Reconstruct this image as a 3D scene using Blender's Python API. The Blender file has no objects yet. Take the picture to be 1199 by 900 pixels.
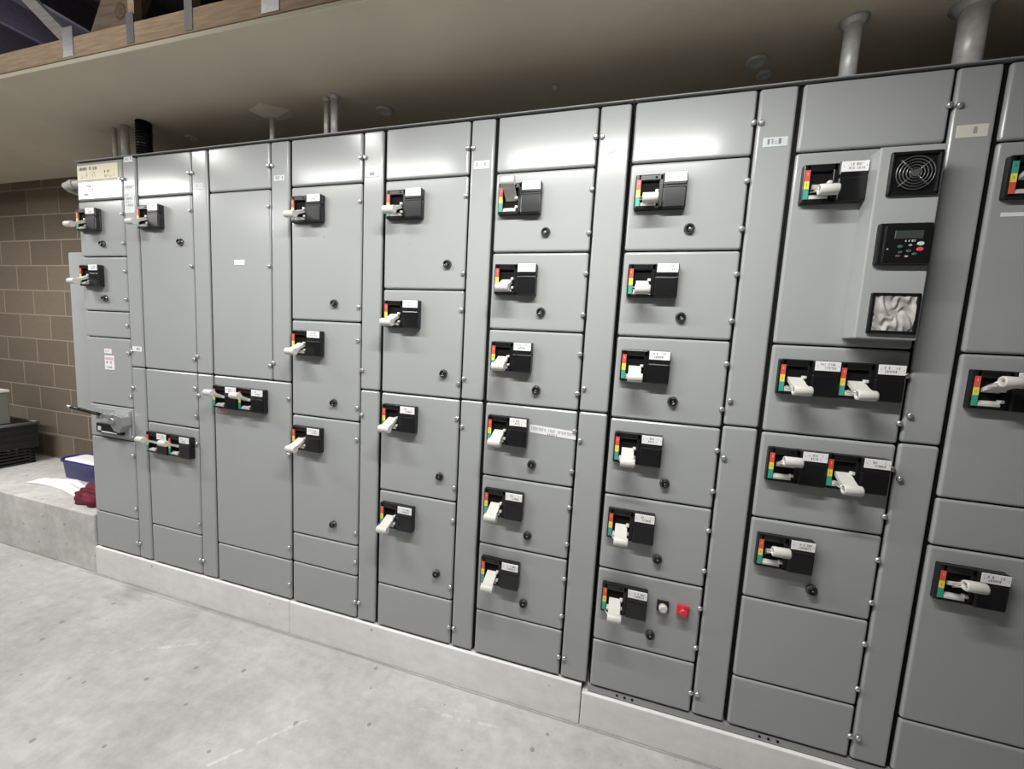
import bpy, bmesh, math, random
from mathutils import Vector, Matrix
random.seed(7)
SC = bpy.context.scene
COL = SC.collection
PI = math.pi

FZ = -.185                      # floor level; z = 0 is the foot of the cabinets
# ---------------------------------------------------------------- materials
def new_mat(name):
    m = bpy.data.materials.new(name); m.use_nodes = True
    nt = m.node_tree
    return m, nt, nt.nodes['Principled BSDF']

def plain(name, col, rough=.5, metal=0., spec=.5, noise=0., nscale=30., bump=0., bscale=200.):
    m, nt, b = new_mat(name)
    b.inputs['Base Color'].default_value = (*col, 1)
    b.inputs['Roughness'].default_value = rough
    b.inputs['Metallic'].default_value = metal
    b.inputs['Specular IOR Level'].default_value = spec
    if noise or bump:
        tc = nt.nodes.new('ShaderNodeTexCoord')
    if noise:
        n = nt.nodes.new('ShaderNodeTexNoise'); n.inputs['Scale'].default_value = nscale
        n.inputs['Detail'].default_value = 5
        r = nt.nodes.new('ShaderNodeValToRGB')
        r.color_ramp.elements[0].position = .3; r.color_ramp.elements[1].position = .7
        r.color_ramp.elements[0].color = (*[c * (1 - noise) for c in col], 1)
        r.color_ramp.elements[1].color = (*[min(1, c * (1 + noise)) for c in col], 1)
        nt.links.new(tc.outputs['Object'], n.inputs['Vector'])
        nt.links.new(n.outputs['Fac'], r.inputs['Fac'])
        nt.links.new(r.outputs['Color'], b.inputs['Base Color'])
    if bump:
        n2 = nt.nodes.new('ShaderNodeTexNoise'); n2.inputs['Scale'].default_value = bscale
        n2.inputs['Detail'].default_value = 3
        bp = nt.nodes.new('ShaderNodeBump'); bp.inputs['Strength'].default_value = bump
        bp.inputs['Distance'].default_value = .002
        nt.links.new(tc.outputs['Object'], n2.inputs['Vector'])
        nt.links.new(n2.outputs['Fac'], bp.inputs['Height'])
        nt.links.new(bp.outputs['Normal'], b.inputs['Normal'])
    return m

GREY = plain('grey_enamel', (.365, .377, .372), rough=.195, spec=.4, noise=.02, nscale=3, bump=.06, bscale=9)
GREYD = plain('grey_enamel_body', (.34, .35, .345), rough=.45)
GAPD = plain('gap_shade', (.012, .012, .012), rough=.8, spec=.2)
BLACK = plain('black_plastic', (.009, .009, .010), rough=.28, spec=.5)
BLACKM = plain('matt_black', (.006, .006, .006), rough=.8, spec=.15)
WHITE = plain('lever_white', (.62, .605, .565), rough=.45)
LABEL = plain('label_white', (.86, .86, .85), rough=.4)
INK = plain('ink', (.09, .09, .09), rough=.6)
INKL = plain('faded_ink', (.36, .36, .37), rough=.6)
RED = plain('red_mark', (.72, .10, .07), rough=.4)
YEL = plain('yellow_mark', (.88, .72, .09), rough=.4)
GRN = plain('green_mark', (.05, .38, .27), rough=.4)
SCREW = plain('screw_zinc', (.62, .62, .60), rough=.3, metal=.75)
STEEL = plain('galvanised_steel', (.78, .78, .76), rough=.4, metal=.25, noise=.12, nscale=40)
CREAM = plain('cream_plate', (.78, .70, .46), rough=.4)
ZINC = plain('dull_zinc', (.42, .43, .44), rough=.35, metal=.6)
SILVER = plain('silver_plate', (.72, .73, .76), rough=.28, metal=.35)
REDB = plain('red_button', (.62, .04, .06), rough=.3)
PINK = plain('pink_print', (.80, .42, .44), rough=.5)
CREAML = plain('cream_label', (.72, .71, .62), rough=.45)
GREENISH = plain('pale_sticker', (.60, .65, .65), rough=.4)
SCREEN = plain('lcd_screen', (.05, .06, .055), rough=.2)
DUST = plain('dusty_filter', (.42, .40, .375), rough=.9, noise=.35, nscale=26, bump=.8, bscale=70)
WOOD = None

def wood_mat(name, a, b_, scale=9):
    m, nt, b = new_mat(name)
    tc = nt.nodes.new('ShaderNodeTexCoord'); mp = nt.nodes.new('ShaderNodeMapping')
    mp.inputs['Scale'].default_value = (1, 10, 10)
    n = nt.nodes.new('ShaderNodeTexNoise'); n.inputs['Scale'].default_value = scale; n.inputs['Detail'].default_value = 6
    r = nt.nodes.new('ShaderNodeValToRGB')
    r.color_ramp.elements[0].color = (*a, 1); r.color_ramp.elements[1].color = (*b_, 1)
    r.color_ramp.elements[0].position = .3; r.color_ramp.elements[1].position = .7
    nt.links.new(tc.outputs['Object'], mp.inputs['Vector']); nt.links.new(mp.outputs['Vector'], n.inputs['Vector'])
    nt.links.new(n.outputs['Fac'], r.inputs['Fac']); nt.links.new(r.outputs['Color'], b.inputs['Base Color'])
    b.inputs['Roughness'].default_value = .75
    return m
WOOD = wood_mat('pine_lumber', (.46, .32, .20), (.66, .50, .34))
WOODG = wood_mat('weathered_lumber', (.30, .27, .26), (.42, .39, .38))
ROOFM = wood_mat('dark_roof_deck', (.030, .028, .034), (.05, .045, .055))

def concrete(name, base, dark, light, spots=True, scratch=None, stain=None, scale=1.0, mottle=.7):
    m, nt, b = new_mat(name); L = nt.links.new; N = nt.nodes.new
    tc = N('ShaderNodeTexCoord')
    n1 = N('ShaderNodeTexNoise'); n1.inputs['Scale'].default_value = 2.2 * scale; n1.inputs['Detail'].default_value = 9; n1.inputs['Roughness'].default_value = .62
    L(tc.outputs['Object'], n1.inputs['Vector'])
    r1 = N('ShaderNodeValToRGB')
    e = r1.color_ramp.elements
    e[0].position = .28; e[0].color = (*dark, 1); e[1].position = .72; e[1].color = (*light, 1)
    x = e.new(.5); x.color = (*base, 1)
    L(n1.outputs['Fac'], r1.inputs['Fac'])
    out = r1.outputs['Color']
    mp = N('ShaderNodeMapping'); mp.inputs['Scale'].default_value = (2.5, 14, 8); mp.inputs['Rotation'].default_value = (0, 0, .5)
    L(tc.outputs['Object'], mp.inputs['Vector'])
    n2 = N('ShaderNodeTexNoise'); n2.inputs['Scale'].default_value = 2.4; n2.inputs['Detail'].default_value = 6
    L(mp.outputs['Vector'], n2.inputs['Vector'])
    r2 = N('ShaderNodeValToRGB'); r2.color_ramp.elements[0].position = .35; r2.color_ramp.elements[0].color = (.86, .86, .86, 1)
    r2.color_ramp.elements[1].position = .65; r2.color_ramp.elements[1].color = (1.06, 1.06, 1.06, 1)
    L(n2.outputs['Fac'], r2.inputs['Fac'])
    mx = N('ShaderNodeMix'); mx.data_type = 'RGBA'; mx.blend_type = 'MULTIPLY'; mx.inputs['Factor'].default_value = .35
    L(out, mx.inputs['A']); L(r2.outputs['Color'], mx.inputs['B']); out = mx.outputs['Result']
    n4 = N('ShaderNodeTexNoise'); n4.inputs['Scale'].default_value = 16; n4.inputs['Detail'].default_value = 8; n4.inputs['Roughness'].default_value = .7
    L(tc.outputs['Object'], n4.inputs['Vector'])
    r4 = N('ShaderNodeValToRGB'); r4.color_ramp.elements[0].position = .33; r4.color_ramp.elements[0].color = (.80, .80, .80, 1)
    r4.color_ramp.elements[1].position = .68; r4.color_ramp.elements[1].color = (1.12, 1.12, 1.12, 1)
    L(n4.outputs['Fac'], r4.inputs['Fac'])
    mx4 = N('ShaderNodeMix'); mx4.data_type = 'RGBA'; mx4.blend_type = 'MULTIPLY'; mx4.inputs['Factor'].default_value = mottle
    L(out, mx4.inputs['A']); L(r4.outputs['Color'], mx4.inputs['B']); out = mx4.outputs['Result']
    if spots:
        v = N('ShaderNodeTexVoronoi'); v.inputs['Scale'].default_value = 14; v.inputs['Randomness'].default_value = 1
        L(tc.outputs['Object'], v.inputs['Vector'])
        w = N('ShaderNodeTexNoise'); w.inputs['Scale'].default_value = 60
        L(tc.outputs['Object'], w.inputs['Vector'])
        ad = N('ShaderNodeMath'); ad.operation = 'MULTIPLY_ADD'; ad.inputs[1].default_value = .10; ad.inputs[2].default_value = -.05
        L(w.outputs['Fac'], ad.inputs[0])
        su = N('ShaderNodeMath'); su.operation = 'ADD'
        L(v.outputs['Distance'], su.inputs[0]); L(ad.outputs[0], su.inputs[1])
        # only some cells carry a speck
        sep = N('ShaderNodeSeparateColor'); L(v.outputs['Color'], sep.inputs['Color'])
        th = N('ShaderNodeMath'); th.operation = 'MULTIPLY'; th.inputs[1].default_value = .17
        L(sep.outputs['Red'], th.inputs[0])
        lt = N('ShaderNodeMath'); lt.operation = 'LESS_THAN'
        L(su.outputs[0], lt.inputs[0]); L(th.outputs[0], lt.inputs[1])
        mx2 = N('ShaderNodeMix'); mx2.data_type = 'RGBA'; mx2.inputs['B'].default_value = (*[c * .42 for c in base], 1)
        gr = N('ShaderNodeMath'); gr.operation = 'GREATER_THAN'; gr.inputs[1].default_value = .25
        L(sep.outputs['Green'], gr.inputs[0])
        mu = N('ShaderNodeMath'); mu.operation = 'MULTIPLY'; L(lt.outputs[0], mu.inputs[0]); L(gr.outputs[0], mu.inputs[1])
        mu2 = N('ShaderNodeMath'); mu2.operation = 'MULTIPLY'; mu2.inputs[1].default_value = .7; L(mu.outputs[0], mu2.inputs[0])
        L(mu2.outputs[0], mx2.inputs['Factor']); L(out, mx2.inputs['A']); out = mx2.outputs['Result']
    sx = N('ShaderNodeSeparateXYZ'); L(tc.outputs['Object'], sx.inputs['Vector'])
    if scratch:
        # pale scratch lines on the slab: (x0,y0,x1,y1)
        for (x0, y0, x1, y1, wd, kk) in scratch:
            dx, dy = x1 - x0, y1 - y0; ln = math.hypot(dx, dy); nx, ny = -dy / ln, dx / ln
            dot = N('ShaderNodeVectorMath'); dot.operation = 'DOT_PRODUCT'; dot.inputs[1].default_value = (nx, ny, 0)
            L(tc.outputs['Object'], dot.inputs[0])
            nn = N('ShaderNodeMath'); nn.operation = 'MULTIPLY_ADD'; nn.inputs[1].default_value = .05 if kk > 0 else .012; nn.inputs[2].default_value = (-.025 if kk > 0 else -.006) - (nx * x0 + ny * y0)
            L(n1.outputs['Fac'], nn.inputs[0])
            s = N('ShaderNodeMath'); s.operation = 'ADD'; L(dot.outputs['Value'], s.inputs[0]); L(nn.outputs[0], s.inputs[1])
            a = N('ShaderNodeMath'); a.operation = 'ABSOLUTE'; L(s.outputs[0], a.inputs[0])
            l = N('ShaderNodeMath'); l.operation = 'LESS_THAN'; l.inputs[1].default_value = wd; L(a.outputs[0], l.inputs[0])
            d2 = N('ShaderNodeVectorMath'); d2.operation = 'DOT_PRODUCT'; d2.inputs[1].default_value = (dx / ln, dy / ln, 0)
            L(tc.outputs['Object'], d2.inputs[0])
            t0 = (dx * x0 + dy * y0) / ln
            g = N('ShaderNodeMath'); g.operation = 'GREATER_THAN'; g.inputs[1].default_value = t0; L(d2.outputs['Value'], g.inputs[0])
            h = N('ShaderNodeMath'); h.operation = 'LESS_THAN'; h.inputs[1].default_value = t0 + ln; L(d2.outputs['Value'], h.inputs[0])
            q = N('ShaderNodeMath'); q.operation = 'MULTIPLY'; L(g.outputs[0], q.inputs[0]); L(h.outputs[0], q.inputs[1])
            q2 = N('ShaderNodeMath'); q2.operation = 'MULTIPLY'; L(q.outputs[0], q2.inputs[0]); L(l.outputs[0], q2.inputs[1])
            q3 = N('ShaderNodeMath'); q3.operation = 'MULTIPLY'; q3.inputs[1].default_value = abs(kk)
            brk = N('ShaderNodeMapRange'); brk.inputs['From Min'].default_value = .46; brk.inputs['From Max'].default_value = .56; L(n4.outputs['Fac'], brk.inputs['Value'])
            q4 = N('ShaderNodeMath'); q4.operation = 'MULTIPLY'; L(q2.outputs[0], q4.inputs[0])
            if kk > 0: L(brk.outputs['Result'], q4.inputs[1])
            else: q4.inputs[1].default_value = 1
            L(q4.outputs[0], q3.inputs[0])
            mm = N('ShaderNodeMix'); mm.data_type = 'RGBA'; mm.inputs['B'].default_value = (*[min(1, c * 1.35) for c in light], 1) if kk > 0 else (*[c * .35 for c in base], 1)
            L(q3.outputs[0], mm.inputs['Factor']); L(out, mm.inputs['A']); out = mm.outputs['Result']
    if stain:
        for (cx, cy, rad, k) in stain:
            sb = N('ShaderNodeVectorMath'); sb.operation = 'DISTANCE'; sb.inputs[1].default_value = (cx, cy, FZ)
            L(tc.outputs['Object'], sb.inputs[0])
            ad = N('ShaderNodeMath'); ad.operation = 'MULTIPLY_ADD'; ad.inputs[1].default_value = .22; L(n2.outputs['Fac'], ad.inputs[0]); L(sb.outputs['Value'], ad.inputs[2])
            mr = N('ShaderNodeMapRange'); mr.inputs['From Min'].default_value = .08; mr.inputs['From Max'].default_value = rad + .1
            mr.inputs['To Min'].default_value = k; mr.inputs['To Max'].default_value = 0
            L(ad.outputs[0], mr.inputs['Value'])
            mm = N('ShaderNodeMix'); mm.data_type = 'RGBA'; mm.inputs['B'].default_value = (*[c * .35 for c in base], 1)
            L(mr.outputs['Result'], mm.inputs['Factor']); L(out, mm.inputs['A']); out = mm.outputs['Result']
    L(out, b.inputs['Base Color'])
    b.inputs['Roughness'].default_value = .72; b.inputs['Specular IOR Level'].default_value = .3
    nb = N('ShaderNodeTexNoise'); nb.inputs['Scale'].default_value = 55; nb.inputs['Detail'].default_value = 5
    L(tc.outputs['Object'], nb.inputs['Vector'])
    bp = N('ShaderNodeBump'); bp.inputs['Strength'].default_value = .22; bp.inputs['Distance'].default_value = .004
    L(nb.outputs['Fac'], bp.inputs['Height']); L(bp.outputs['Normal'], b.inputs['Normal'])
    return m
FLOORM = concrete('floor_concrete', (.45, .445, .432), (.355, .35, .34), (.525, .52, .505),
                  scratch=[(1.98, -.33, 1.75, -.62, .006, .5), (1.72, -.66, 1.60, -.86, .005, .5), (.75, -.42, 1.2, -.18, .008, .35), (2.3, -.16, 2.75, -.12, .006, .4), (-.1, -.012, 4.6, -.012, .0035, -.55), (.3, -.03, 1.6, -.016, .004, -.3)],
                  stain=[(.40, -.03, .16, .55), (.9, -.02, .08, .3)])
CURBM = concrete('curb_concrete', (.84, .83, .80), (.77, .76, .73), (.89, .88, .86), scale=.8, mottle=.25)
PLINTHM = concrete('plinth_concrete', (.60, .58, .555), (.46, .445, .425), (.70, .685, .66), scale=1.6)

def block_mat():
    m, nt, b = new_mat('concrete_blockwork'); L = nt.links.new; N = nt.nodes.new
    tc = N('ShaderNodeTexCoord')
    br = N('ShaderNodeTexBrick'); br.inputs['Scale'].default_value = 1
    br.inputs['Brick Width'].default_value = .4064; br.inputs['Row Height'].default_value = .2032
    br.inputs['Mortar Size'].default_value = .006; br.inputs['Mortar Smooth'].default_value = .3; br.offset = .5
    br.inputs['Color1'].default_value = (.155, .125, .095, 1); br.inputs['Color2'].default_value = (.205, .167, .125, 1)
    br.inputs['Mortar'].default_value = (.33, .285, .225, 1)
    cb = N('ShaderNodeCombineXYZ'); sp = N('ShaderNodeSeparateXYZ')
    L(tc.outputs['Object'], sp.inputs['Vector'])
    L(sp.outputs['X'], cb.inputs['X']); L(sp.outputs['Z'], cb.inputs['Y'])
    mp = N('ShaderNodeMapping'); mp.inputs['Location'].default_value = (1.57 + .4064 * 8, .2032 * 10 - .2, 0)
    L(cb.outputs[0], mp.inputs['Vector']); L(mp.outputs[0], br.inputs['Vector'])
    n = N('ShaderNodeTexNoise'); n.inputs['Scale'].default_value = 45; n.inputs['Detail'].default_value = 6; L(tc.outputs['Object'], n.inputs['Vector'])
    r = N('ShaderNodeValToRGB'); r.color_ramp.elements[0].color = (.78, .78, .78, 1); r.color_ramp.elements[1].color = (1.15, 1.15, 1.15, 1)
    L(n.outputs['Fac'], r.inputs['Fac'])
    mx = N('ShaderNodeMix'); mx.data_type = 'RGBA'; mx.blend_type = 'MULTIPLY'; mx.inputs['Factor'].default_value = .8
    L(br.outputs['Color'], mx.inputs['A']); L(r.outputs['Color'], mx.inputs['B']); L(mx.outputs['Result'], b.inputs['Base Color'])
    b.inputs['Roughness'].default_value = .9; b.inputs['Specular IOR Level'].default_value = .15
    bp = N('ShaderNodeBump'); bp.inputs['Strength'].default_value = .5; bp.inputs['Distance'].default_value = .006; bp.invert = True
    L(br.outputs['Fac'], bp.inputs['Height'])
    bp2 = N('ShaderNodeBump'); bp2.inputs['Strength'].default_value = .3; bp2.inputs['Distance'].default_value = .003
    L(n.outputs['Fac'], bp2.inputs['Height']); L(bp.outputs['Normal'], bp2.inputs['Normal']); L(bp2.outputs['Normal'], b.inputs['Normal'])
    return m
BLOCK = block_mat()
CEILM = plain('plasterboard_soffit', (.66, .59, .475), rough=.8, spec=.2, noise=.06, nscale=2.5)
WALLP = plain('painted_wall', (.20, .19, .175), rough=.85)
WALLD = plain('dark_wall', (.07, .068, .065), rough=.85)
BLUE = plain('blue_plastic', (.016, .024, .22), rough=.35)
CLOTH = plain('white_sheet', (.90, .89, .87), rough=.7)
MAROON = plain('maroon_cloth', (.16, .012, .028), rough=.8, noise=.4, nscale=14)
CRATE = plain('black_crate', (.012, .012, .013), rough=.5)
RIM = plain('worn_steel_rim', (.22, .21, .19), rough=.5, metal=.5)
GREYBOX = plain('grey_carton', (.16, .165, .14), rough=.7)
PALE = plain('pale_lid', (.62, .60, .55), rough=.6)
PVC = plain('grey_pipe', (.50, .50, .47), rough=.45)
PLASTER = plain('plaster_patch', (.74, .69, .57), rough=.9)

# ---------------------------------------------------------------- mesh helpers
def nb(): return bmesh.new()

def box(bm, x0, x1, y0, y1, z0, z1, mi=0, bev=0., seg=2):
    vs = [bm.verts.new((x, y, z)) for x in (x0, x1) for y in (y0, y1) for z in (z0, z1)]
    idx = [(0, 1, 3, 2), (4, 6, 7, 5), (0, 4, 5, 1), (2, 3, 7, 6), (0, 2, 6, 4), (1, 5, 7, 3)]
    fs = []
    for q in idx:
        f = bm.faces.new([vs[i] for i in q]); f.material_index = mi; fs.append(f)
    if bev > 0:
        es = list({e for f in fs for e in f.edges})
        r = bmesh.ops.bevel(bm, geom=es, offset=bev, segments=seg, profile=.5, affect='EDGES')
        for f in r['faces']: f.material_index = mi
    return fs

def frame_of(d):
    d = Vector(d).normalized()
    u = d.cross(Vector((0, 0, 1)))
    if u.length < 1e-4: u = Vector((1, 0, 0))
    u.normalize(); return u, d.cross(u).normalized()

def cyl(bm, p0, p1, r0, r1=None, n=20, mi=0, caps=(True, True), smooth=True):
    p0, p1 = Vector(p0), Vector(p1); r1 = r0 if r1 is None else r1
    u, v = frame_of(p1 - p0)
    a = [bm.verts.new(p0 + r0 * (math.cos(2 * PI * i / n) * u + math.sin(2 * PI * i / n) * v)) for i in range(n)]
    b = [bm.verts.new(p1 + r1 * (math.cos(2 * PI * i / n) * u + math.sin(2 * PI * i / n) * v)) for i in range(n)]
    for i in range(n):
        f = bm.faces.new((a[i], a[(i + 1) % n], b[(i + 1) % n], b[i])); f.material_index = mi; f.smooth = smooth
    if caps[0]: f = bm.faces.new(a[::-1]); f.material_index = mi
    if caps[1]: f = bm.faces.new(b); f.material_index = mi

def lathe(bm, prof, c, axis, n=24, mi=0, cap0=True, cap1=True, mis=None):
    """prof: list of (radius, distance along axis)"""
    c = Vector(c); d = Vector(axis).normalized(); u, v = frame_of(d)
    rings = []
    for r, h in prof:
        rings.append([bm.verts.new(c + d * h + r * (math.cos(2 * PI * i / n) * u + math.sin(2 * PI * i / n) * v)) for i in range(n)])
    for k in range(len(rings) - 1):
        for i in range(n):
            f = bm.faces.new((rings[k][i], rings[k][(i + 1) % n], rings[k + 1][(i + 1) % n], rings[k + 1][i]))
            f.material_index = mis[k] if mis else mi; f.smooth = True
    if cap0: f = bm.faces.new(rings[0][::-1]); f.material_index = mis[0] if mis else mi
    if cap1: f = bm.faces.new(rings[-1]); f.material_index = mis[-1] if mis else mi

def tube_path(bm, pts, r, n=14, mi=0):
    pts = [Vector(p) for p in pts]; rings = []
    for k, p in enumerate(pts):
        d = (pts[min(k + 1, len(pts) - 1)] - pts[max(k - 1, 0)]).normalized()
        u, v = frame_of(d)
        rings.append([bm.verts.new(p + r * (math.cos(2 * PI * i / n) * u + math.sin(2 * PI * i / n) * v)) for i in range(n)])
    for k in range(len(rings) - 1):
        for i in range(n):
            f = bm.faces.new((rings[k][i], rings[k][(i + 1) % n], rings[k + 1][(i + 1) % n], rings[k + 1][i])); f.smooth = True; f.material_index = mi
    bm.faces.new(rings[0][::-1]).material_index = mi; bm.faces.new(rings[-1]).material_index = mi

def prism(bm, pts, axis, a, b, mi=0):
    """extrude polygon pts (2D) along axis ('x','y','z') from a to b"""
    def P(p, t):
        return {'x': (t, p[0], p[1]), 'y': (p[0], t, p[1]), 'z': (p[0], p[1], t)}[axis]
    A = [bm.verts.new(P(p, a)) for p in pts]; B = [bm.verts.new(P(p, b)) for p in pts]
    n = len(pts); fs = []
    fs.append(bm.faces.new(A[::-1])); fs.append(bm.faces.new(B))
    for i in range(n): fs.append(bm.faces.new((A[i], A[(i + 1) % n], B[(i + 1) % n], B[i])))
    for f in fs: f.material_index = mi
    return fs

def marks(bm, x0, x1, z0, z1, y, rows, mi, seed=0, fill=.7):
    """small printed letters (too small to read) in the plane y (facing -y)"""
    rr = random.Random(seed); rh = (z1 - z0) / rows
    def q(a, b_, c, d):
        bm.faces.new([bm.verts.new(p) for p in ((a, y, c), (b_, y, c), (b_, y, d), (a, y, d))]).material_index = mi
    for k in range(rows):
        x = x0 + rr.random() * (x1 - x0) * .1; zt = z1 - k * rh - rh * .12; zb = zt - rh * .66
        h = zt - zb; w = h * .52; st = h * .17
        while x + w < x1:
            if rr.random() < fill:
                sg = [g for g in range(6) if rr.random() < .6] or [0, 3]
                if 0 in sg: q(x, x + st, zb, zt)
                if 1 in sg: q(x + w - st, x + w, zb, zt)
                if 2 in sg: q(x + w / 2 - st / 2, x + w / 2 + st / 2, zb, zt)
                if 3 in sg: q(x, x + w, zt - st, zt)
                if 4 in sg: q(x, x + w, (zt + zb) / 2 - st / 2, (zt + zb) / 2 + st / 2)
                if 5 in sg: q(x, x + w, zb, zb + st)
            x += w * 1.4

def mesh_of(bm, name, mats):
    bmesh.ops.recalc_face_normals(bm, faces=bm.faces[:])
    me = bpy.data.meshes.new(name); bm.to_mesh(me); bm.free()
    for m in mats if isinstance(mats, (list, tuple)) else [mats]: me.materials.append(m)
    return me

def link(name, me, parent=None, loc=(0, 0, 0), rot=None):
    o = bpy.data.objects.new(name, me); COL.objects.link(o)
    if parent is not None: o.parent = parent
    o.location = loc
    if rot: o.rotation_euler = rot
    return o

def obj(name, bm, mats, parent=None, loc=(0, 0, 0)):
    return link(name, mesh_of(bm, name, mats), parent, loc)

def thing(name, label, cat, loc=(0, 0, 0), group=None):
    o = bpy.data.objects.new(name, None); COL.objects.link(o); o.location = loc; o.empty_display_size = .1
    return tag(o, label, cat, group)

def tag(o, label, cat, group=None):
    o['label'] = label; o['category'] = cat
    if group: o['group'] = group
    return o

def struct(name, bm, mats):
    o = obj(name, bm, mats); o['kind'] = 'structure'; return o

# ---------------------------------------------------------------- the setting
FZ = -.185
CZ = 2.50
YW = .58
XL, XR, YF, ZT = -4.6, 5.3, -4.6, 3.9
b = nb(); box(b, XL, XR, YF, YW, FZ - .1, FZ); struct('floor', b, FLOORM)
b = nb(); box(b, XL, XR, YW, YW + .2, FZ - .1, CZ + .02); struct('wall_back', b, BLOCK)
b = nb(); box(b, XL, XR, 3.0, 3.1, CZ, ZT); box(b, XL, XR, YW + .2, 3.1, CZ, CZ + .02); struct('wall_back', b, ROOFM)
b = nb(); box(b, XL - .2, XL, YF, 3.1, FZ - .1, ZT); struct('wall_left', b, WALLP)
b = nb(); box(b, XR, XR + .2, YF, 3.1, FZ - .1, ZT); struct('wall_right', b, WALLD)
b = nb(); box(b, XL - .2, XR + .2, YF - .2, YF, FZ - .1, ZT); struct('wall_front', b, WALLP)
b = nb(); box(b, XL - .2, XR + .2, YF - .2, 3.1, ZT, ZT + .1)
for k in range(19):
    x = XL + .3 + k * .6
    box(b, x, x + .04, YF, 3.0, ZT - .2, ZT)
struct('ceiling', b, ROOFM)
# plasterboard soffit sheets over the cabinets, butted with fine joints
b = nb()
xs = [XL, -2.40, .028, XR]
for x0, x1 in zip(xs[:-1], xs[1:]):
    box(b, x0 + .001, x1 - .001, -.335, YW, CZ, CZ + .018, bev=.0012, seg=1)
b.normal_update()
for f in b.faces:
    if f.normal.y < -.5 and f.calc_center_median().y < -.3: f.material_index = 1
struct('ceiling', b, [CEILM, plain('board_edge', (.86, .80, .64), rough=.8)])

# ---------------------------------------------------------------- roof truss above the soffit edge
tr = thing('roof_truss', 'pine roof truss running along the open edge above the plasterboard soffit', 'roof truss', (0, -.288, CZ + .0195))
b = nb(); box(b, XL, XR, -.035, .003, .012, .098, bev=.003)
for k in range(9): box(b, XL + .2 + k * 1.22, XL + .24 + k * 1.22, -.03, .0, 0, .013)
obj('bottom_chord', b, WOOD, tr)
def beam(bm, p0, p1, w, t):
    """board from p0 to p1 in the xz-plane, width w in the plane, thickness t along y"""
    p0, p1 = Vector(p0), Vector(p1); d = (p1 - p0).normalized(); s = Vector((-d.z, 0, d.x)) * w / 2; q = Vector((0, t / 2, 0))
    vs = [bm.verts.new(p + e * s + g * q) for p in (p0, p1) for e in (-1, 1) for g in (-1, 1)]
    for f in [(0, 1, 3, 2), (4, 6, 7, 5), (0, 4, 5, 1), (2, 3, 7, 6), (0, 2, 6, 4), (1, 5, 7, 3)]: bm.faces.new([vs[i] for i in f])
for (x0, x1, h, w, m) in ((.675, -.02, .62, .05, WOODG), (1.030, 1.02, .9, .036, WOOD), (1.355, 1.35, .9, .036, WOOD), (-.40, .05, .62, .05, WOODG), (2.5, 3.0, .9, .05, WOOD), (3.6, 3.0, .9, .05, WOOD)):
    b = nb(); beam(b, (x0, -.016, .05), (x1, -.016, h), w, .028); obj('web', b, m, tr)
b = nb(); beam(b, (.765, .035, .062), (1.24, .035, .78), .21, .04)
lathe(b, [(.034, -.001), (.034, .002), (.026, .003), (.018, .001), (.012, .003), (.002, .003)], (.89, .0165, .20), (0, -1, 0), n=20, mi=1); obj('web', b, [wood_mat('brown_plank', (.17, .12, .085), (.27, .20, .145)), wood_mat('knot_wood', (.13, .075, .045), (.2, .12, .07), 30)], tr)
b = nb(); box(b, 1.715, 1.795, -.0375, -.0355, .02, .25); box(b, 1.72, 1.79, -.034, -.002, .09, .9, mi=0); obj('web', b, [STEEL], tr)
for x, w, z1 in ((.640, .066, .14), (1.030, .042, .135), (1.355, .042, .135)):
    b = nb(); box(b, x - w / 2, x + w / 2, -.0375, -.0355, .02, z1)
    for i in range(3):
        for j in range(5): cyl(b, (x - w / 3 + i * w / 3, -.038, .03 + j * .018), (x - w / 3 + i * w / 3, -.037, .03 + j * .018), .003, n=6)
    obj('gusset_plate', b, ZINC, tr)

# ---------------------------------------------------------------- concrete plinth and kerbs
b = nb()
box(b, XL + .002, -.012, -.004, YW - .002, FZ, .196, bev=.006)
tag(obj('concrete_plinth', b, PLINTHM), 'raised grey concrete plinth left of the cabinets with a stained front face', 'plinth')
kerbs = [(-.008, 1.499, -.004, 'pale concrete kerb under the four leftmost cabinets'),
         (1.502, 3.018, -.004, 'pale concrete kerb with scuffs under the middle cabinets'),
         (3.021, XR, -.034, 'pale concrete kerb under the cabinets nearest the right edge, below a steel channel')]
for x0, x1, zt, lab in kerbs:
    b = nb(); box(b, 0, x1 - x0, 0, .5, 0, zt - FZ, bev=.004)
    tag(obj('concrete_kerb', b, CURBM, None, (x0, -.006, FZ)), lab, 'kerb', 'concrete kerbs under the cabinet row')

# ---------------------------------------------------------------- prototypes for cabinet fittings
SW, SH, SD, SDL = .173, .120, .031, .023     # switch width, height, depth of right block and left bezel
def housing_mesh():
    b = nb()
    box(b, 0, SW, -.010, 0, -SH, 0, bev=.004)
    box(b, .0, .022, -SDL, -.004, -SH + .001, -.001, bev=.004)       # left jamb
    box(b, .008, .098, -SDL, -.004, -.024, -.001, bev=.004)          # head
    box(b, .008, .098, -SDL, -.004, -SH + .001, -.108, bev=.003)     # bottom
    box(b, .082, .096, -SDL, -.004, -SH + .001, -.001, bev=.003)     # right jamb
    box(b, .094, SW, -SD, -.004, -.045, 0, bev=.005)                # block, upper
    box(b, .094, SW, -SD, -.004, -SH, -.047, bev=.005)              # block, lower
    box(b, .097, SW - .003, -SD + .002, -.006, -.05, -.04)
    box(b, .02, .084, -.012, -.008, -.11, -.02, mi=1)                # dark back of the recess
    cyl(b, (.070, -SDL - .001, -.013), (.070, -SDL + .002, -.013), .004, n=10, mi=1)
    return mesh_of(b, 'disconnect_switch', [BLACK, BLACKM])
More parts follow.
